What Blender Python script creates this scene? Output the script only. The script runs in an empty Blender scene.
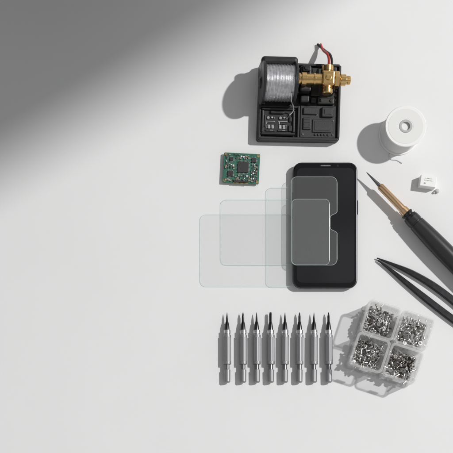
import bpy, bmesh, math, random
from mathutils import Vector, Matrix
random.seed(7)
S = 0.5/453.0
scene = bpy.context.scene
coll = scene.collection
CX,CY,CH=-0.2,-0.4,1.5
def P(px,py,z=0): return Vector(((px-226.5)*S,(226.5-py)*S,z*S))
def PT(px,py,zt,z=0):
    """base position of a thing whose part at height zt is measured at px,py"""
    v=P(px,py); k=(CH-zt*S)/CH
    return Vector((CX+(v.x-CX)*k,CY+(v.y-CY)*k,z*S))

# ---------------- materials
def mat(name, col, rough=0.5, metal=0.0, bump=0.0, bscale=200.0, var=0.0, vscale=60.0, spec=0.5, coat=0.0):
    m=bpy.data.materials.new(name); m.use_nodes=True
    nt=m.node_tree; b=nt.nodes['Principled BSDF']
    b.inputs['Base Color'].default_value=(*col,1); b.inputs['Roughness'].default_value=rough
    b.inputs['Metallic'].default_value=metal; b.inputs['Specular IOR Level'].default_value=spec
    b.inputs['Coat Weight'].default_value=coat
    tc=nt.nodes.new('ShaderNodeTexCoord')
    if var>0:
        n=nt.nodes.new('ShaderNodeTexNoise'); n.inputs['Scale'].default_value=vscale; n.inputs['Detail'].default_value=5
        nt.links.new(tc.outputs['Object'],n.inputs['Vector'])
        r=nt.nodes.new('ShaderNodeValToRGB')
        r.color_ramp.elements[0].position=.3; r.color_ramp.elements[1].position=.7
        r.color_ramp.elements[0].color=(*[c*(1-var) for c in col],1); r.color_ramp.elements[1].color=(*[min(1,c*(1+var)) for c in col],1)
        nt.links.new(n.outputs['Fac'],r.inputs['Fac']); nt.links.new(r.outputs['Color'],b.inputs['Base Color'])
        mr=nt.nodes.new('ShaderNodeMapRange'); mr.inputs['To Min'].default_value=max(0.02,rough*(1-var)); mr.inputs['To Max'].default_value=min(1,rough*(1+var))
        nt.links.new(n.outputs['Fac'],mr.inputs['Value']); nt.links.new(mr.outputs[0],b.inputs['Roughness'])
    if bump>0:
        n=nt.nodes.new('ShaderNodeTexNoise'); n.inputs['Scale'].default_value=bscale; n.inputs['Detail'].default_value=4
        nt.links.new(tc.outputs['Object'],n.inputs['Vector'])
        bp=nt.nodes.new('ShaderNodeBump'); bp.inputs['Strength'].default_value=bump; bp.inputs['Distance'].default_value=0.0003
        nt.links.new(n.outputs['Fac'],bp.inputs['Height']); nt.links.new(bp.outputs['Normal'],b.inputs['Normal'])
    return m
def clear(name, tint, milk, milkcol=(.95,.95,.95), rough=0.05, ior=1.45, gl=.3, cap=.22):
    m=bpy.data.materials.new(name); m.use_nodes=True; nt=m.node_tree; nt.nodes.clear()
    o=nt.nodes.new('ShaderNodeOutputMaterial'); t=nt.nodes.new('ShaderNodeBsdfTransparent'); t.inputs[0].default_value=(*tint,1)
    d=nt.nodes.new('ShaderNodeBsdfDiffuse'); d.inputs[0].default_value=(*milkcol,1)
    tl=nt.nodes.new('ShaderNodeBsdfTranslucent'); tl.inputs[0].default_value=(*milkcol,1)
    dm=nt.nodes.new('ShaderNodeMixShader'); dm.inputs[0].default_value=.35
    nt.links.new(d.outputs[0],dm.inputs[1]); nt.links.new(tl.outputs[0],dm.inputs[2])
    g=nt.nodes.new('ShaderNodeBsdfGlossy'); g.inputs['Roughness'].default_value=rough
    f=nt.nodes.new('ShaderNodeFresnel'); f.inputs[0].default_value=ior
    a=nt.nodes.new('ShaderNodeMixShader'); a.inputs[0].default_value=milk
    b=nt.nodes.new('ShaderNodeMixShader')
    nt.links.new(t.outputs[0],a.inputs[1]); nt.links.new(dm.outputs[0],a.inputs[2])
    nt.links.new(a.outputs[0],b.inputs[1]); nt.links.new(g.outputs[0],b.inputs[2])
    mm=nt.nodes.new('ShaderNodeMath'); mm.operation='MULTIPLY'; mm.inputs[1].default_value=gl
    nt.links.new(f.outputs[0],mm.inputs[0])
    cl=nt.nodes.new('ShaderNodeMath'); cl.operation='MINIMUM'; cl.inputs[1].default_value=cap
    nt.links.new(mm.outputs[0],cl.inputs[0]); nt.links.new(cl.outputs[0],b.inputs[0]); nt.links.new(b.outputs[0],o.inputs[0])
    return m
M_TABLE=mat('matte_white_board',(.77,.77,.775),.75,bump=.12,bscale=900,var=.012,vscale=9,spec=.2)
M_BLACK=mat('black_plastic',(.016,.016,.017),.4,bump=.25,bscale=1500,var=.25,vscale=120)
M_BLACK2=mat('black_textured_plastic',(.022,.022,.023),.55,bump=.6,bscale=1500,var=.3,vscale=300)
M_GLOSSB=mat('glossy_black_glass',(.006,.006,.007),.08,spec=.5)
M_FRAME=mat('phone_frame_metal',(.05,.05,.055),.3,metal=1)
M_STEEL=mat('bright_steel',(.55,.55,.56),.34,metal=1,var=.12,vscale=400)
M_SATIN=mat('satin_steel',(.3,.3,.31),.52,metal=.7,var=.06,vscale=900)
M_DARKST=mat('dark_steel',(.06,.06,.065),.3,metal=1,var=.2,vscale=400)
M_MIDST=mat('mid_steel',(.2,.2,.21),.35,metal=1,var=.2,vscale=400)
M_WIRE=mat('tin_solder_wire',(.74,.74,.76),.34,metal=.9,var=.15,vscale=300)
M_BRASS=mat('brass',(.7,.47,.2),.27,metal=1,var=.1,vscale=500)
M_COPPER=mat('copper_brass',(.68,.46,.27),.3,metal=1)
M_RED=mat('red_insulation',(.42,.02,.015),.4)
M_WHITE=mat('white_plastic',(.8,.8,.79),.4,bump=.05,bscale=700)
M_PAPER=mat('white_paper_label',(.74,.74,.73),.7)
M_GREYP=mat('grey_print',(.25,.25,.25),.6)
M_HUB=mat('grey_hub_plastic',(.42,.42,.42),.5)
M_GOLD=mat('gold_contact',(.75,.55,.2),.3,metal=1)
M_CHIP=mat('chip_epoxy',(.015,.016,.018),.45,bump=.3,bscale=2500)
M_CERAM=mat('capacitor_ceramic',(.35,.25,.16),.5)
M_SHEET=clear('protector_glass',(.985,.99,.989),.045,(.93,.94,.94),.06,gl=.3)
M_SHEETP=clear('protector_glass_matte',(.985,.99,.99),.1,(.93,.94,.945),.06,gl=.4)
M_SHEETF=clear('protector_glass_frosted',(.98,.98,.98),.08,(.9,.91,.91),.2,gl=.3)
M_EDGE=clear('protector_glass_edge',(.78,.9,.87),.35,(.8,.93,.91),.2)
M_EDGEW=clear('protector_glass_bevel',(.9,1,.97),.5,(.86,.97,.94),.2)
M_CLEAR=clear('clear_plastic',(.99,.99,.99),.24,(.98,.98,.98),.1,1.45,.7,.35)
M_CLEARE=clear('clear_plastic_rim',(.99,.99,.99),.4,(.99,.99,.99),.08,1.5,.8,.35)
M_CLEART=clear('clear_plastic_floor',(.995,.995,.995),.15,(.97,.97,.97),.1,1.45,.4,.2)

def pcb():
    m=mat('green_circuit_board',(.02,.11,.075),.35); nt=m.node_tree; b=nt.nodes['Principled BSDF']
    tc=nt.nodes.new('ShaderNodeTexCoord'); br=nt.nodes.new('ShaderNodeTexBrick')
    br.inputs['Scale'].default_value=520; br.inputs['Color1'].default_value=(.010,.07,.05,1); br.inputs['Color2'].default_value=(.018,.11,.075,1)
    br.inputs['Mortar'].default_value=(.06,.22,.15,1); br.inputs['Mortar Size'].default_value=.03
    nt.links.new(tc.outputs['Object'],br.inputs['Vector']); nt.links.new(br.outputs['Color'],b.inputs['Base Color'])
    return m
M_PCB=pcb()

# ---------------- mesh helpers
class G:
    def __init__(s): s.bm=bmesh.new(); s.mi=0
    def _tag(s,fs,smooth=False):
        for f in fs: f.material_index=s.mi; f.smooth=smooth
    def box(s,c,d,bev=.4,rz=0,seg=2):
        t=bmesh.new(); bmesh.ops.create_cube(t,size=1)
        bmesh.ops.scale(t,vec=d,verts=t.verts)
        if bev>0: bmesh.ops.bevel(t,geom=t.edges[:],offset=min(bev,min(d)*.45),segments=seg,affect='EDGES',profile=.5)
        s.merge(t,Matrix.Translation(c)@Matrix.Rotation(rz,4,'Z'),False)
    def merge(s,t,M,smooth):
        mp={}
        for v in t.verts: mp[v]=s.bm.verts.new(M@v.co)
        for f in t.faces:
            try:
                n=s.bm.faces.new([mp[v] for v in f.verts]); n.material_index=s.mi; n.smooth=smooth
            except ValueError: pass
        t.free()
    def lathe(s,prof,o=(0,0,0),axis=(0,0,1),seg=40,smooth=True,star=None,closed=False):
        o=Vector(o); a=Vector(axis).normalized(); q=a.to_track_quat('Z','X')
        rings=[]
        for (t,r) in prof:
            ring=[]
            for k in range(seg):
                an=2*math.pi*k/seg; rr=r
                if star: rr=r*(1-star[1]*(0.5-0.5*math.cos(star[0]*an)))
                ring.append(s.bm.verts.new(o+q@Vector((rr*math.cos(an),rr*math.sin(an),t))))
            rings.append(ring)
        fs=[]
        for i in range(len(rings)-1+(1 if closed else 0)):
            A=rings[i];B=rings[(i+1)%len(rings)]
            for k in range(seg):
                fs.append(s.bm.faces.new([A[k],A[(k+1)%seg],B[(k+1)%seg],B[k]]))
        s._tag(fs,smooth)
        if not closed:
            s._tag([s.bm.faces.new(list(reversed(rings[0]))),s.bm.faces.new(rings[-1])],False)
    def poly(s,pts,z0,z1,bev=0,side=None):
        t=bmesh.new(); vs=[t.verts.new((x,y,z0)) for x,y in pts]; f=t.faces.new(vs)
        r=bmesh.ops.extrude_face_region(t,geom=[f]); ev=[g for g in r['geom'] if isinstance(g,bmesh.types.BMVert)]
        bmesh.ops.translate(t,vec=(0,0,z1-z0),verts=ev)
        bmesh.ops.recalc_face_normals(t,faces=t.faces)
        if bev>0:
            es=[e for e in t.edges if abs(e.verts[0].co.z-e.verts[1].co.z)<1e-6]
            bmesh.ops.bevel(t,geom=es,offset=bev,segments=3,affect='EDGES',profile=.5)
        mp={}
        for v in t.verts: mp[v]=s.bm.verts.new(v.co)
        t.normal_update()
        for f in t.faces:
            n=s.bm.faces.new([mp[v] for v in f.verts]); n.material_index=(side if (side is not None and abs(f.normal.z)<.9) else s.mi)
        t.free()
    def loops(s,LL,close=False,smooth=False):
        V=[[s.bm.verts.new(p) for p in L_] for L_ in LL]; n=len(V[0])
        for a in range(len(V)-(0 if close else 1)):
            X=V[a];Y=V[(a+1)%len(V)]
            for k in range(n):
                f=s.bm.faces.new([X[k],X[(k+1)%n],Y[(k+1)%n],Y[k]]); f.material_index=s.mi; f.smooth=smooth
        return V
    def tube(s,pts,r,seg=10,sub=8):
        pts=[Vector(p) for p in pts]; P2=[]
        n=len(pts)
        for i in range(n-1):
            p0=pts[max(i-1,0)];p1=pts[i];p2=pts[i+1];p3=pts[min(i+2,n-1)]
            for k in range(sub):
                t=k/sub
                P2.append(.5*((2*p1)+(p2-p0)*t+(2*p0-5*p1+4*p2-p3)*t*t+(-p0+3*p1-3*p2+p3)*t**3))
        P2.append(pts[-1]); rings=[]
        for i,p in enumerate(P2):
            d=(P2[min(i+1,len(P2)-1)]-P2[max(i-1,0)]).normalized()
            u=d.cross(Vector((0,0,1)));
            if u.length<1e-3: u=Vector((1,0,0))
            u.normalize(); w=u.cross(d)
            rings.append([s.bm.verts.new(p+r*(u*math.cos(2*math.pi*k/seg)+w*math.sin(2*math.pi*k/seg))) for k in range(seg)])
        fs=[]
        for A,B in zip(rings,rings[1:]):
            for k in range(seg): fs.append(s.bm.faces.new([A[k],A[(k+1)%seg],B[(k+1)%seg],B[k]]))
        s._tag(fs,True); s._tag([s.bm.faces.new(rings[0]),s.bm.faces.new(rings[-1])])
    def obj(s,name,mats,parent=None,loc=None,rz=0,recalc=True):
        bmesh.ops.scale(s.bm,vec=(S,S,S),verts=s.bm.verts)
        if recalc: bmesh.ops.recalc_face_normals(s.bm,faces=s.bm.faces)
        for e in s.bm.edges:
            if len(e.link_faces)==2 and e.calc_face_angle(0)>math.radians(35): e.smooth=False
        me=bpy.data.meshes.new(name); s.bm.to_mesh(me); s.bm.free()
        for m in (mats if isinstance(mats,(list,tuple)) else [mats]): me.materials.append(m)
        o=bpy.data.objects.new(name,me); coll.objects.link(o)
        if parent: o.parent=parent
        if loc is not None: o.location=loc
        o.rotation_euler[2]=rz
        return o
def rrect(x0,y0,x1,y1,r,n=8):
    pts=[]
    for cx,cy,a in ((x1-r,y1-r,0),(x0+r,y1-r,90),(x0+r,y0+r,180),(x1-r,y0+r,270)):
        for k in range(n+1):
            t=math.radians(a+90*k/n); pts.append((cx+r*math.cos(t),cy+r*math.sin(t)))
    return pts
def z_(pts,z): return [(x,y,z) for x,y in pts]
def tag(o,label,cat,group=None):
    o["label"]=label; o["category"]=cat
    if group: o["group"]=group
def thing(name,loc,label,cat,rz=0,group=None):
    e=bpy.data.objects.new(name,None); e.empty_display_size=.01; coll.objects.link(e); e.location=loc; e.rotation_euler[2]=rz
    tag(e,label,cat,group); return e

# ---------------- table
g=G(); L=2600
g.poly([(-L,-L),(L,-L),(L,L),(-L,L)],-20,0)
t=g.obj('table_top',M_TABLE); t["kind"]="structure"

# ---------------- solder feeder
st=thing('solder_wire_feeder',PT(298,103,7),"black solder wire feeder with metal spool and brass nozzle on table","solder feeder",rz=math.radians(-1.5))
g=G(); g.poly([(-40,-36),(-38,-38),(40,-37),(42,-35),(41,38),(-1,39),(-37,38),(-39,35)],0,7,.9)
g.box((-38,0,7.5),(2.6,74,7),.9); g.box((1,-36.4,7.5),(78,2.6,7),.9); g.box((40.2,1,7.5),(2.6,72,7),.9); g.box((1,37,7.5),(78,2.6,7),.9)
g.box((-19,-5.4,8.5),(36,2.0,5),.6); g.box((.5,-20,8),(2.0,32,5),.5)
for k in range(6): g.box((37.4,3+k*4.6,7.6),(1.4,2.0,2),.3)
g.obj('base',M_BLACK2,st)
for x,y in ((-34.3,-33),(36,-33),(35.8,33),(-34.5,-1)):
    g=G(); g.lathe([(6.5,1.7),(8.0,1.7),(8.3,1.3)],(x,y,0),seg=24); g.mi=1; g.box((x,y,8.33),(2.0,.45,.12),0,.6); g.box((x,y,8.34),(.45,2.0,.12),0,.6); g.obj('housing_screw',[M_MIDST,M_CHIP],st)
SZ=22.5; SY=13.5; X0=-3.5
g=G(); g.box((-36.2+X0+1.6,30,16),(4,12,22),1.2); g.box((-3+X0,30,16),(4,12,22),1.2); g.box((-19+X0,34,25),(36,8,9),3.4,seg=6)
g.box((-39,12.5,13),(2.0,14,16),.7); g.box((-2.2,12.5,12),(2.2,14,14),.7); g.box((-21,29,14),(28,2,8),.6)
g.obj('spool_bracket',M_BLACK,st)
g=G()
for x in (-37.2+X0+.8,-5.2+X0):
    g.lathe([(0,17.5),(.3,19.6),(.9,20.4),(2.3,20.4),(2.9,19.6),(3.1,17.5)],(x,SY,SZ),(1,0,0),seg=96)
g.lathe([(0,4.5),(1,5.5),(38,5.5),(39,4.5)],(-38.8+X0+.6,SY,SZ),(1,0,0)); g.obj('spool_flange',M_BLACK,st)
g=G(); prof=[]
N=36; x0=-33.6+X0+.3; Lw=28.6
for i in range(N):
    for k in range(6):
        a=math.pi*k/6; prof.append((Lw*(i+k/6)/N,16.8+.5*math.sin(a)+.3*math.sin(i*1.7)))
g.lathe(prof,(x0,SY,SZ),(1,0,0),seg=72)
g.tube([(-11,0,34),(-10,-5,27),(-7,-8,20),(-6,-11,15),(-9,-14,12)],.6)
g.obj('solder_wire_coil',M_WIRE,st)
XB=-4; BY=17; BZ=25
g=G(); g.box((4.5,19,14),(11,25,17),1.6); g.box((4.5,28,24),(8,6,3),1); g.box((5.5,2,10.5),(9,7,8),1.4)
g.box((15,30,10),(8,7,7),1.6); g.box((31,31,9.5),(12,9,5),1.4); g.box((27,1.5,9),(17,7,5),1.4); g.box((14.5,1.5,9),(5,5,6),1)
g.lathe([(0,2.2),(1,2.2),(1.2,1.8)],(4.5,28,25.3),seg=20); g.lathe([(0,1.6),(1,1.6),(1.2,1.2)],(22,1.5,11.3),seg=20); g.lathe([(0,1.6),(1,1.6),(1.2,1.2)],(32,1.5,11.3),seg=20)
for k in range(4): g.box((31,28+k*2.1,12.2),(9,.8,.7),.2)
g.box((16,13,9),(9,14,4),1)
g.obj('drive_housing',M_BLACK,st)
q=1.16
def sc(pr): return [(t,r*q) for t,r in pr]
g=G(); g.lathe(sc([(0,4),(.6,5),(2,5),(2.2,4.2),(3.2,4.2),(3.4,5.8),(8,5.8),(8.3,4.6),(15,4.6),(15.2,5.2),(17,5.2),(17.2,4.6),(26,4.6)]),(0+XB,BY,BZ),(1,0,0),seg=48)
g.obj('brass_feed_tube',M_BRASS,st)
g=G(); g.lathe(sc([(0,3.8),(.8,4.6),(4,4.6),(4.2,3.9),(5,3.9),(5.2,4.4),(21,4.4),(21.2,3.9),(22,3.9),(22.2,4.8),(27,4.8),(28,3.8)]),(29+XB,BY-14,BZ),(0,1,0),seg=48)
g.box((29+XB,BY,BZ),(12.5,14,13.5),1.5,seg=3); g.lathe([(0,2.8),(.8,2.8),(1,2.3)],(29+XB,BY,BZ+6.7),seg=28); g.obj('brass_valve_body',M_BRASS,st)
g=G(); g.lathe(sc([(0,6.4),(.6,7.3),(4.4,7.3),(5,6.4)]),(35.2+XB,BY,BZ),(1,0,0),seg=6,smooth=False)
g.lathe(sc([(0,3.6),(1.5,3.6),(1.8,4.8),(6.6,4.8),(7,3.3),(8.4,3.2),(8.6,3.7),(11,3.6),(11.6,2.4),(12,1.8)]),(40+XB,BY,BZ),(1,0,0),seg=48)
g.obj('brass_nozzle',M_BRASS,st)
g=G(); g.tube([(22,24,22),(26,32,24),(26,43,20),(23,52,10),(22,61,1.6)],1.2); g.obj('red_wire',M_RED,st)
g=G(); g.tube([(24,22,22),(29,32,24),(28.5,43,20),(25,52,9),(19,61,1.6)],1.2)
g.obj('black_wire',M_BLACK,st)
g=G(); g.box((-20,-20.5,8.5),(33,27,3.4),.8)
g.box((-20,-8.2,11),(33,2,3),.6); g.box((-20,-32.6,11),(33,2,3),.6); g.box((-35.5,-20.4,11),(2,22,3),.6); g.box((-4.6,-20.4,11),(2,22,3),.6)
g.box((-21,-11.4,11),(14,3,3),.8); g.box((-8,-27,10.8),(3,6,2),.5); g.box((-8,-18,10.8),(2.4,5,2),.5); g.box((-33,-20,10.8),(1.4,12,1.4),.3)
g.obj('contact_bay',M_BLACK,st)
for cx in (-27.6,-15.4):
    g=G()
    g.lathe([(0,1.5),(1.4,1.5),(1.8,1.0)],(cx-2.4,-16.6,10),seg=24); g.lathe([(0,1.0),(1.2,1.0),(1.4,.6)],(cx+1.4,-16.2,10),seg=20); g.lathe([(0,.6),(1.2,.6),(1.4,.3)],(cx+4,-16.8,10),seg=16)
    g.box((cx,-20.2,10.7),(9,.8,.7),.2); g.box((cx-3.6,-22,10.6),(.8,2.4,.6),.15)
    for k in range(6): g.box((cx-3.4+k*1.35,-25.4,10.5),(.55,3.8,.6),.12)
    g.mi=1; g.box((cx,-22.1,10.5),(5,1.4,1.1),.25); g.box((cx,-29.2,10.6),(9.6,1.6,1.4),.3); g.mi=0; g.box((cx+1,-29.2,11.4),(3,.6,.3),.1)
    g.obj('metal_contact',[M_STEEL,M_BLACK2],st)
g=G(); g.box((20.4,-18.6,7.7),(36,32,1.6),.6)
g.box((12,-8.6,9.2),(14,7,2.4),.8); g.box((29,-9.5,9.8),(12,10,3.4),1.2,seg=3); g.box((29,-9.5,11.6),(7,5,.8),.3)
g.box((9,-21,9),(8,12,2),.7); g.box((24,-23,8.8),(19,13,1.4),.5); g.box((24,-23,9.6),(15,9,.5),.2)
for k in range(5): g.box((17.5+k*3.2,-31.6,8.9),(1.6,2.2,1.2),.3)
for k in range(4): g.box((9,-25+k*2.6,10.1),(6,.8,.5),.15)
g.obj('cover_plate',M_BLACK2,st)
for x,y in ((5.2,-31.5),(34.8,-31.5),(34.8,-17.4),(18.5,-12)):
    g=G(); g.lathe([(8.3,.9),(9.0,.9),(9.2,.5)],(x,y,0),seg=16); g.obj('rivet',M_MIDST,st)

# ---------------- circuit board
pb=thing('circuit_board',PT(241.5,168.2,4),"small green circuit board with black chips lying on white table","circuit board",rz=math.radians(-3))
g=G(); g.poly(rrect(-18,-15,18,15,1),2.4,3.8,.15); g.obj('board',M_PCB,pb)
for (x,y,w) in ((1.5,1,11),(-11,-6,5.5),(12,8.5,4.6),(-10.5,8.5,4)):
    g=G(); g.mi=0; g.box((x,y,4.5),(w,w,1.4),.25); g.mi=1
    k=int(w/1.25)
    for i in range(k):
        q_=-w/2+.9+i*(w-1.8)/max(1,k-1)
        for a,b_,c,d in ((q_,w/2+.5,.5,1.2),(q_,-w/2-.5,.5,1.2),(w/2+.5,q_,1.2,.5),(-w/2-.5,q_,1.2,.5)): g.box((x+a,y+b_,4.0),(c,d,.35),0)
    g.obj('chip',[M_CHIP,M_STEEL],pb)
occ=[(1.5,1,7.5),(-11,-6,4.4),(12,8.5,3.9),(-10.5,8.5,3.6)]
cnt=0
for _ in range(1500):
    x=random.uniform(-16,16); y=random.uniform(-12.8,13.2)
    if all(max(abs(x-a),abs(y-b))>r+.75 for a,b,r in occ):
        occ.append((x,y,.75)); g=G(); w,h=random.choice([(1.8,1),(1,1.8),(2.4,1.4),(1.4,2.4)])
        g.mi=0; g.box((x,y,4.2),(w*.55,h,.8) if w>h else (w,h*.55,.8),.1); g.mi=1
        dx,dy=(w*.38,0) if w>h else (0,h*.38)
        for s_ in (-1,1): g.box((x+s_*dx,y+s_*dy,4.15),(w*.25,h,.8) if w>h else (w,h*.25,.8),.1)
        g.obj('surface_component',[random.choice([M_CERAM,M_CHIP,M_CHIP,M_CERAM,M_PAPER]),M_MIDST],pb); cnt+=1
        if cnt>=80: break
for x,y in ((-16.2,-13),(16.2,-13),(16.2,13),(-16.2,13)):
    g=G(); g.lathe([(3.8,.7),(3.8,1.3),(4.0,1.3),(4.0,.7)],(x,y,0),closed=True,seg=20); g.lathe([(0,.6),(3.82,.6)],(x,y,0),seg=14); g.obj('mounting_post',M_GOLD,pb)
g=G(); g.mi=0; g.box((0,-13.4,4.6),(14,2.0,1.6),.2); g.mi=1
for i in range(12): g.box((-7+i*1.27,-14.8,4.2),(.6,1.2,.5),0)
g.obj('connector',[M_CHIP,M_GOLD],pb)

# ---------------- phone + protectors
g_="clear tempered glass screen protectors"
def sheet(name,x0,y0,x1,y1,r,z,label,m,notch=None):
    cx,cy=(x0+x1)/2,(y0+y1)/2; w,h=x1-x0,y1-y0
    pts=rrect(-w/2,-h/2,w/2,h/2,r)
    if notch:
        a,b,d=notch
        pts=pts+[(w/2,a),(w/2-1.2,a+1.5),(w/2-d+2.5,a+3),(w/2-d+.6,a+4.2),(w/2-d,a+6.5),(w/2-d,b-6.5),(w/2-d+.6,b-4.2),(w/2-d+2.5,b-3),(w/2-1.2,b-1.5),(w/2,b)]
    g=G(); g.mi=0; g.bm.faces.new([g.bm.verts.new((x,y,.45)) for x,y in pts])
    g.mi=1; g.loops([z_(pts,0),z_(pts,.44)])
    o=g.obj(name,[m,M_EDGE],None,PT(cx,cy,z,z),recalc=False); tag(o,label,"screen protector",g_)
    out=[]; n=len(pts)
    for i in range(n):
        a=Vector(pts[i-1]);b=Vector(pts[i]);c=Vector(pts[(i+1)%n])
        t1=(b-a).normalized();t2=(c-b).normalized();nn=Vector((-(t1.y+t2.y),t1.x+t2.x))
        nn.normalize(); out.append((b.x+nn.x*.45,b.y+nn.y*.45))
    g=G(); g.loops([z_(pts,.48),z_(out,.6)]); g.obj('polished_edge',M_EDGEW,o,recalc=False)
    return o
sheet('screen_protector',200,214.5,292,287,6,.15,"large frosted screen protector lying flat on white table",M_SHEETF)
sheet('screen_protector',221,199.3,300,265.2,6,.85,"wide clear screen protector overlapping the frosted one on table",M_SHEET)
sheet('screen_protector',267,187,330,287,6,1.55,"clear tall screen protector tucked under the black smartphone",M_SHEET)
ph=thing('smartphone',PT(325.5,225,8,2.2),"black smartphone with blank glossy screen lying on glass protectors","phone")
g=G(); g.poly(rrect(-32,-62.5,32,62.5,8.5,12),0,6,1.6); g.obj('phone_body',M_FRAME,ph)
g=G(); g.poly(rrect(-30.8,-61.3,30.8,61.3,7.6,12),5.8,6.35,.25); g.obj('screen_glass',M_GLOSSB,ph)
g=G(); g.poly(rrect(-28.6,-57.5,28.6,56.5,5.5,12),6.3,6.42); g.obj('display',mat('display_black',(.012,.012,.014),.2,var=.3,vscale=12),ph)
g=G(); g.poly(rrect(-5,58.2,5,59.4,.55),6.3,6.45); g.obj('earpiece',M_MIDST,ph)
g=G(); g.lathe([(6.3,1.1),(6.46,1.1)],(12,58.8,0),seg=20); g.obj('camera_lens',mat('lens',(.02,.02,.04),.1),ph)
for y,l in ((28,10),(12,10)):
    g=G(); g.box((-32.3,y,3.2),(1,l,2),.3); g.obj('side_button',M_FRAME,ph)
g=G(); g.box((32.3,18,3.2),(1,14,2),.3); g.obj('side_button',M_FRAME,ph)
sheet('screen_protector',291,177,337,265.2,6,8.75,"clear notched screen protector resting on the black smartphone",M_SHEETP,notch=(-12,9,7))
sheet('screen_protector',291.6,199.3,329.5,265.0,5,9.5,"small clear screen protector stacked over the notched one on smartphone",M_SHEETP)

# ---------------- white solder roll
RH=27
rl=thing('solder_wire_roll',PT(405.8,126.2,RH),"white plastic roll of solder wire standing flat on white table","solder roll",rz=.3)
def ring(g,r0,r1,z0,z1,b=.4,seg=72):
    g.lathe([(z0,r0),(z0,r1-b),(z0+b,r1),(z1-b,r1),(z1,r1-b),(z1,r0)],closed=True,seg=seg)
g=G(); ring(g,5,20,0,1.8,.5); ring(g,5,20.2,RH-1.8,RH,.5); g.obj('spool_body',M_WHITE,rl)
g=G(); ring(g,4.2,6.6,1,RH+.4,.3); ring(g,4.0,4.8,.5,RH-3,.2); g.obj('hub_ring',M_HUB,rl)
g=G(); prof=[(1.8,8)]
for i in range(26):
    for k in range(5): prof.append((1.9+(RH-3.8)*(i+k/5)/26,18.2+.35*math.sin(math.pi*k/5)))
prof.append((RH-1.8,8)); g.lathe(prof,seg=72); g.obj('solder_wire_coil',mat('pale_solder_wire',(.72,.72,.72),.5,metal=.15),rl)
g=G(); ring(g,7.4,17.2,RH-.05,RH+.12,.03); g.obj('paper_label',M_PAPER,rl)
sw=thing('solder_wire_strand',P(398,151.5),"short loose strand of solder wire curling on white table","wire")
g=G(); g.tube([(-5,0,.5),(-9,-4,.5),(-7,-8,.5),(-1,-9,.5),(4,-12,.7)],.36); g.obj('strand',M_WIRE,sw)

bk=thing('small_white_box',PT(428.5,181,9),"tiny white carton with faint grey print on white table","small box",rz=math.radians(-8))
g=G(); g.box((0,0,4.5),(16,11,9),.5); g.obj('carton',M_WHITE,bk)
g=G()
for k,(w,y) in enumerate(((7,2.4),(9,.4))):
    x=-w/2
    while x<w/2:
        l=random.uniform(.5,1.2); g.box((x+l/2,y,9.03),(l,.55,.08),0); x+=l+.5
g.box((-3.5,-2.6,9.03),(1.8,1.2,.08),0)
g.obj('printed_mark',M_GREYP,bk)
g=G(); t=bmesh.new(); bmesh.ops.create_icosphere(t,subdivisions=3,radius=2.2)
for v in t.verts: v.co*=1+.12*math.sin(v.co.x*3)*math.cos(v.co.y*2.7); v.co.z*=.7
g.merge(t,Matrix.Translation((0,0,1.5)),True)
t=bmesh.new(); bmesh.ops.create_icosphere(t,subdivisions=2,radius=1.2)
g.merge(t,Matrix.Translation((-3,-1.5,.8)),True)
nb=g.obj('flux_lump',mat('grey_resin',(.5,.49,.47),.5,bump=.4,bscale=800),None,P(436.5,191.5)); tag(nb,"small rounded grey solder lump beside the tiny carton","solder lump")

# ---------------- soldering iron
ang=math.atan2(-(262-172),(455-367))
Z=9.4; ax=(1,0,0)
ir=thing('soldering_iron',PT(366.5,172.3,Z),"soldering iron with brass barrel and black handle on white table","soldering iron",rz=ang)
g=G(); g.lathe([(0,.25),(2,.55),(14,1.5),(18,1.9),(19,1.9)],(0,0,Z),ax,seg=30); g.obj('tip',M_MIDST,ir)
g=G(); g.lathe([(18,2.0),(19,2.9),(20,3.4),(52,3.6)],(0,0,Z),ax,seg=48); g.obj('barrel',M_COPPER,ir)
g=G(); g.lathe([(51,3.6),(51.2,4.4),(56.5,4.6),(56.8,4.2)],(0,0,Z),ax,seg=48); g.obj('ferrule',M_COPPER,ir)
g=G(); g.lathe([(56,4.0),(56.6,5.8),(58.6,6.1),(58.9,5.0),(60.4,5.0),(60.8,6.6),(63,6.9)],(0,0,Z),ax,seg=40); g.obj('collar',M_DARKST,ir)
prof=[(62.6,6.0),(63.2,7.2),(69,7.5),(69.4,7.0),(70.4,7.0),(70.8,7.6),(84,8.4)]
prof+=[(92,8.8),(110,9.2),(150,9.0),(185,7.6),(188,6.2),(189,3)]
g=G(); g.lathe(prof,(0,0,Z),ax,seg=64); g.obj('handle',mat('matte_black_rubber',(.024,.024,.026),.32,bump=.15,bscale=1800),ir)
g=G(); g.tube([(188,0,Z),(200,0,6),(230,6,2.4),(270,-10,2.4)],2.2); g.obj('cord',M_BLACK,ir)

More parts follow.
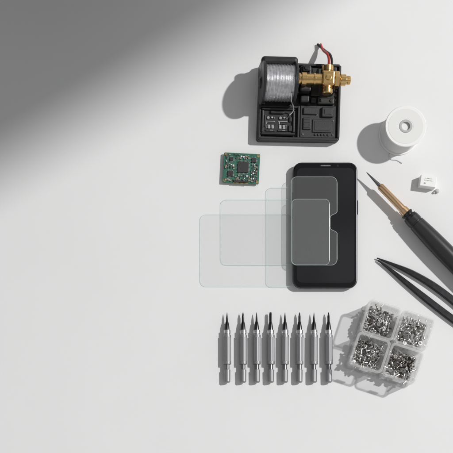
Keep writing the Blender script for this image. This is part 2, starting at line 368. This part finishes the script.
# ---------------- tweezers
tw=thing('tweezers',PT(380,259,3),"pair of black metal tweezers lying open on white table","tweezers")
def arm(pts,ws,z0,z1s):
    g=G(); pts=[Vector((x-380,259-y,0)) for x,y in pts]; n=len(pts); Q=[];W=[];H=[]
    for i in range(n-1):
        p0=pts[max(i-1,0)];p1=pts[i];p2=pts[i+1];p3=pts[min(i+2,n-1)]
        for k in range(10):
            t=k/10; Q.append(.5*((2*p1)+(p2-p0)*t+(2*p0-5*p1+4*p2-p3)*t*t+(-p0+3*p1-3*p2+p3)*t**3)); W.append(ws[i]*(1-t)+ws[i+1]*t); H.append(z1s[i]*(1-t)+z1s[i+1]*t)
    Q.append(pts[-1]);W.append(ws[-1]);H.append(z1s[-1]); R=[]
    for i,p in enumerate(Q):
        d=(Q[min(i+1,len(Q)-1)]-Q[max(i-1,0)]).normalized(); u=Vector((-d.y,d.x,0)); w=W[i]/2;h=H[i]/2; c=min(w,h)*.4
        sec=[(-w,-h+c),(-w+c,-h),(w-c,-h),(w,-h+c),(w,h-c*1.3),(w-c*1.3,h),(-w+c,h),(-w,h-c)]
        R.append([g.bm.verts.new(p+u*a+Vector((0,0,z0+b))) for a,b in sec])
    m_=len(R[0])
    for A,B in zip(R,R[1:]):
        for k in range(m_):
            f=g.bm.faces.new([A[k],A[(k+1)%m_],B[(k+1)%m_],B[k]]); f.smooth=True; f.material_index=1 if k==4 else 0
    g.bm.faces.new(R[0]);g.bm.faces.new(R[-1])
    return g
M_TW=[mat('black_coated_steel',(.04,.04,.043),.28,metal=.8,var=.12,vscale=300),mat('edge_highlight_steel',(.3,.3,.31),.35,metal=1,var=.3,vscale=500)]  # second, paler steel paints a highlight along the lamp-side bevel
HH=[1,2,3.4,4.4,4.4,4.4]
arm([(377,257.8),(394,264.6),(412,272.8),(434,286),(458,304.5),(488,332)],[.9,3.2,5.6,6.8,7.2,7],2.3,HH).obj('upper_arm',M_TW,tw)
arm([(377.8,260.0),(389.5,268.6),(405.5,281.8),(425.5,298),(451,317.6),(484,341)],[.9,2.8,4.8,6.2,6.8,7],2.3,HH).obj('lower_arm',M_TW,tw)

# ---------------- screwdrivers
xs=[227,243,256.5,270.5,285,299.5,314,328.5]
grp="row of small precision screwdrivers"
def driver(i,x):
    z=4.1; a=(0,-1,0)
    e=thing('precision_screwdriver',PT(x,312.5,z),["slim silver precision screwdriver with dark pointed tip on white table","silver precision screwdriver with wider dark tip on white table"][i==3],"screwdriver",rz=math.radians(random.uniform(-.35,.35)),group=grp)
    tipk=[ [(0,.2),(5,.9),(9,1.1)],[(0,.35),(4,1.2),(9,1.2)],[(0,1.0),(2,1.4),(9,1.4)] ][2 if i==3 else i%2]
    g=G(); g.lathe(tipk+[(10,1.6),(14,2.3),(17,2.5),(18,2.5)],(0,0,z),a,seg=24); g.obj('tip',M_DARKST,e)
    g=G(); g.lathe([(17.5,2.5),(17.8,3.4),(21.2,3.4),(21.5,2.9),(22.5,2.9)],(0,0,z),a,seg=40); g.obj('collar',M_STEEL,e)
    g=G(); g.lathe([(22.2,3.2),(22.6,3.95),(25,4.0)],(0,0,z),a,seg=48)
    g.lathe([(24.8,3.8),(25.0,4.0),(49,4.0),(49.2,3.8)],(0,0,z),a,seg=96,star=(6,.08))
    g.lathe([(49.1,4.0),(51.6,3.95),(51.9,3.2)],(0,0,z),a,seg=48)
    g.obj('grip',M_SATIN,e)
    g=G(); g.lathe([(51.8,2.3),(57.6,2.3)],(0,0,z),a,seg=40); g.obj('neck_ring',M_MIDST,e)
    g=G(); g.lathe([(57,2.6),(57.3,3.2),(69,3.1),(69.8,2.5),(70.1,.4)],(0,0,z),a,seg=40); g.obj('swivel_cap',M_SATIN,e)
for i,x in enumerate(xs): driver(i,x)

# ---------------- containers
A0=math.radians(-18)
def container(name,px,py,w,d,h,label):
    loc=PT(px,py,h)
    e=thing(name,loc,label,"storage box",rz=A0,group="clear plastic screw boxes")
    w2,d2=w/2,d/2
    R=lambda q,r: rrect(-w2+q,-d2+q,w2-q,d2-q,r)
    g=G(); g.loops([z_(R(1.0,3),.3),z_(R(.5,3.4),1.2),z_(R(.3,3.4),h-1.6)],smooth=True); g.obj('box_wall',M_CLEAR,e,recalc=False)
    g=G(); g.bm.faces.new([g.bm.verts.new(p) for p in z_(R(1.2,2.4),1.8)]); g.obj('box_floor',M_CLEART,e)
    g=G(); g.loops([z_(R(-.5,4.4),h-1.8),z_(R(-.5,4.4),h-.4),z_(R(0,4),h),z_(R(1.9,2.8),h)],smooth=True); g.obj('rim',M_CLEARE,e)
    g=G(); g.loops([z_(R(-.1,3.6),.2),z_(R(-.1,3.6),1.6),z_(R(1.8,2.5),1.7)],smooth=True); g.obj('foot_rim',M_CLEARE,e)
    g=G(); g.box((0,-d2-.9,h-4.2),(9,1.0,4.5),.3); g.obj('latch',M_CLEARE,e)
    return loc
H=27
boxes=[]
for px,py,k in [(381,320,0),(414.5,330.5,1),(370,352.5,2),(403.5,363.5,3)]:
    loc=container('screw_box',px,py,33,33,H,["clear plastic box heaped with small silver screws","clear plastic box heaped with steel pins and screws","clear plastic box full of short silver screws","clear plastic box full of dark and silver screws"][k])
    boxes.append((loc,k))

def screw_mesh(kind):
    g=G()
    if kind==0:
        g.lathe([(-1.2,.9),(-1.1,1.9),(-.5,2.2),(0,2.2),(0,1.0)]+[(0.3+i*.35,1.0 if i%2 else .72) for i in range(12)]+[(4.8,.2)],seg=18)
        g.mi=1; g.box((0,0,-1.25),(2.2,.45,.2),0); g.box((0,0,-1.24),(.45,2.2,.2),0)
    elif kind==1:
        g.lathe([(-1,2.1),(-.7,2.2),(.6,1.0)]+[(0.8+i*.35,.95 if i%2 else .68) for i in range(17)]+[(7.1,.2)],seg=18)
        g.mi=1; g.box((0,0,-1.02),(2.4,.45,.15),0); g.box((0,0,-1.01),(.45,2.4,.15),0)
    elif kind==2:
        g.lathe([(-2.2,1.6),(-2,1.8),(0,1.8),(0,.95)]+[(0.3+i*.35,.95 if i%2 else .7) for i in range(12)]+[(4.6,.6)],seg=18)
        g.mi=1; g.lathe([(-2.25,.9),(-2.2,.9)],seg=6,smooth=False)
    else:
        g.lathe([(-3,.8),(-2.8,1.1),(2.8,1.1),(3,.8)],seg=14)
    bmesh.ops.scale(g.bm,vec=(S,S,S),verts=g.bm.verts); bmesh.ops.recalc_face_normals(g.bm,faces=g.bm.faces)
    me=bpy.data.meshes.new('screw%d'%kind); g.bm.to_mesh(me); g.bm.free(); return me
M_SCR=mat('screw_nickel',(.64,.63,.62),.27,metal=1,var=.15,vscale=900)
M_SCD=mat('screw_dark',(.24,.22,.2),.28,metal=1,var=.2,vscale=900)
ms=[]
for k in range(4):
    for mm in (M_SCR,M_SCD):
        me=screw_mesh(k); me.materials.append(mm); me.materials.append(M_CHIP); ms.append(me)
labs={0:"short silver pan head screw heaped in clear box",1:"long countersunk silver screw heaped in clear box",2:"silver socket cap screw heaped in clear box",3:"plain steel pin heaped in clear box"}
RM=Matrix.Rotation(A0,2)
def put(c,lx,ly,z,kinds,darkp):
    k=random.choice(kinds); d=random.random()<darkp; v=RM@Vector((lx,ly))
    o=bpy.data.objects.new('screw' if k<3 else 'steel_pin',ms[k*2+(1 if d else 0)]); coll.objects.link(o)
    o.location=(c.x+v.x*S,c.y+v.y*S,z*S)
    tilt=math.radians(random.choice([random.uniform(60,110),random.uniform(120,180),random.uniform(60,120)]))
    o.rotation_euler=(tilt,random.uniform(-.4,.4),random.uniform(0,6.28))
    tag(o,labs[k] if not d else labs[k].replace("silver","dark").replace("plain","dark"),"screw" if k<3 else "pin","loose screws in clear boxes")
kindsets=[([0,1,2],.15),([3,3,1,3],.12),([0,2,0],.15),([1,2,0,3],.42)]
for (loc,k) in boxes:
    ks,dp=kindsets[k]
    for layer,(nn,z) in enumerate(((5,7),(7,13.5))):
        for i in range(nn):
            for j in range(nn):
                sp=23/(nn-1)
                lx=-11.5+i*sp+random.uniform(-1.4,1.4); ly=-11.5+j*sp+random.uniform(-1.4,1.4)
                zz=z+random.uniform(-1.2,1.5)+(3.5*(1-max(abs(lx),abs(ly))/12) if layer else random.uniform(-3,2.5))
                put(loc,max(-11.5,min(11.5,lx)),max(-11.5,min(11.5,ly)),zz,ks,dp)

# ---------------- lights
LD=8.0; az=math.radians(21); el=math.radians(48)
dirv=Vector((math.cos(el)*math.cos(az),math.cos(el)*math.sin(az),math.sin(el)))
lp=dirv*LD
ld=bpy.data.lights.new('key','AREA'); ld.shape='DISK'; ld.size=.26; ld.energy=555; ld.color=(1,.99,.975)
lo=bpy.data.objects.new('key_lamp',ld); coll.objects.link(lo); lo.location=lp; lo.rotation_euler=dirv.to_track_quat('Z','Y').to_euler()
M_FELT=mat('black_felt',(.02,.02,.02),.9,bump=.3,bscale=300)
zf=1.62; t_=zf/lp.z
A=P(-20,186); B=P(292,-2)
A2=A+(lp-A)*t_; B2=B+(lp-B)*t_
dd=(B2-A2).normalized(); nn=Vector((-dd.y,dd.x,0))
g=G()
E0=A2-dd*.35; E1=B2+dd*.5; W=.75
q=[E0,E1,E1+nn*W,E0+nn*W]; cc=sum(q,Vector())/4
g.poly([((p.x-cc.x)/S,(p.y-cc.y)/S) for p in q],0,6,.5)
f=g.obj('added_flag_panel',M_FELT,None,cc)  # out-of-view blocker, added to throw the diagonal corner shadow
tag(f,"added unseen black panel casting the diagonal corner shadow","added light flag")
g=G(); g.box((0,0,290),(620,6,580),1); g.box((-200,0,4),(14,90,8),1); g.box((200,0,4),(14,90,8),1)
f=g.obj('added_flag_board',M_FELT,None,Vector((-.38,.345,0))); tag(f,"added unseen black board deepening the shade along the top","added light flag")  # out-of-view board, added to cut fill light near the top edge

w=bpy.data.worlds.new('World'); scene.world=w; w.use_nodes=True; nt=w.node_tree
bg=nt.nodes['Background']; tc=nt.nodes.new('ShaderNodeTexCoord'); no=nt.nodes.new('ShaderNodeTexNoise'); no.inputs['Scale'].default_value=1.6; no.inputs['Detail'].default_value=1
r=nt.nodes.new('ShaderNodeValToRGB'); r.color_ramp.elements[0].position=.38; r.color_ramp.elements[1].position=.62
r.color_ramp.elements[0].color=(.4,.405,.41,1); r.color_ramp.elements[1].color=(1.5,1.5,1.5,1)
nt.links.new(tc.outputs['Generated'],no.inputs['Vector']); nt.links.new(no.outputs['Fac'],r.inputs['Fac']); nt.links.new(r.outputs['Color'],bg.inputs['Color'])
bg.inputs['Strength'].default_value=.44
# camera: faces straight down, placed off the table centre, with a lens shift
cd=bpy.data.cameras.new('cam'); cam=bpy.data.objects.new('camera',cd); coll.objects.link(cam); cam.location=(CX,CY,CH); cd.lens=108; cd.sensor_width=36; cd.clip_end=50
cd.shift_x=-CX/.5; cd.shift_y=-CY/.5
scene.camera=cam
scene.view_settings.view_transform='Standard'; scene.view_settings.look='None'; scene.view_settings.exposure=0
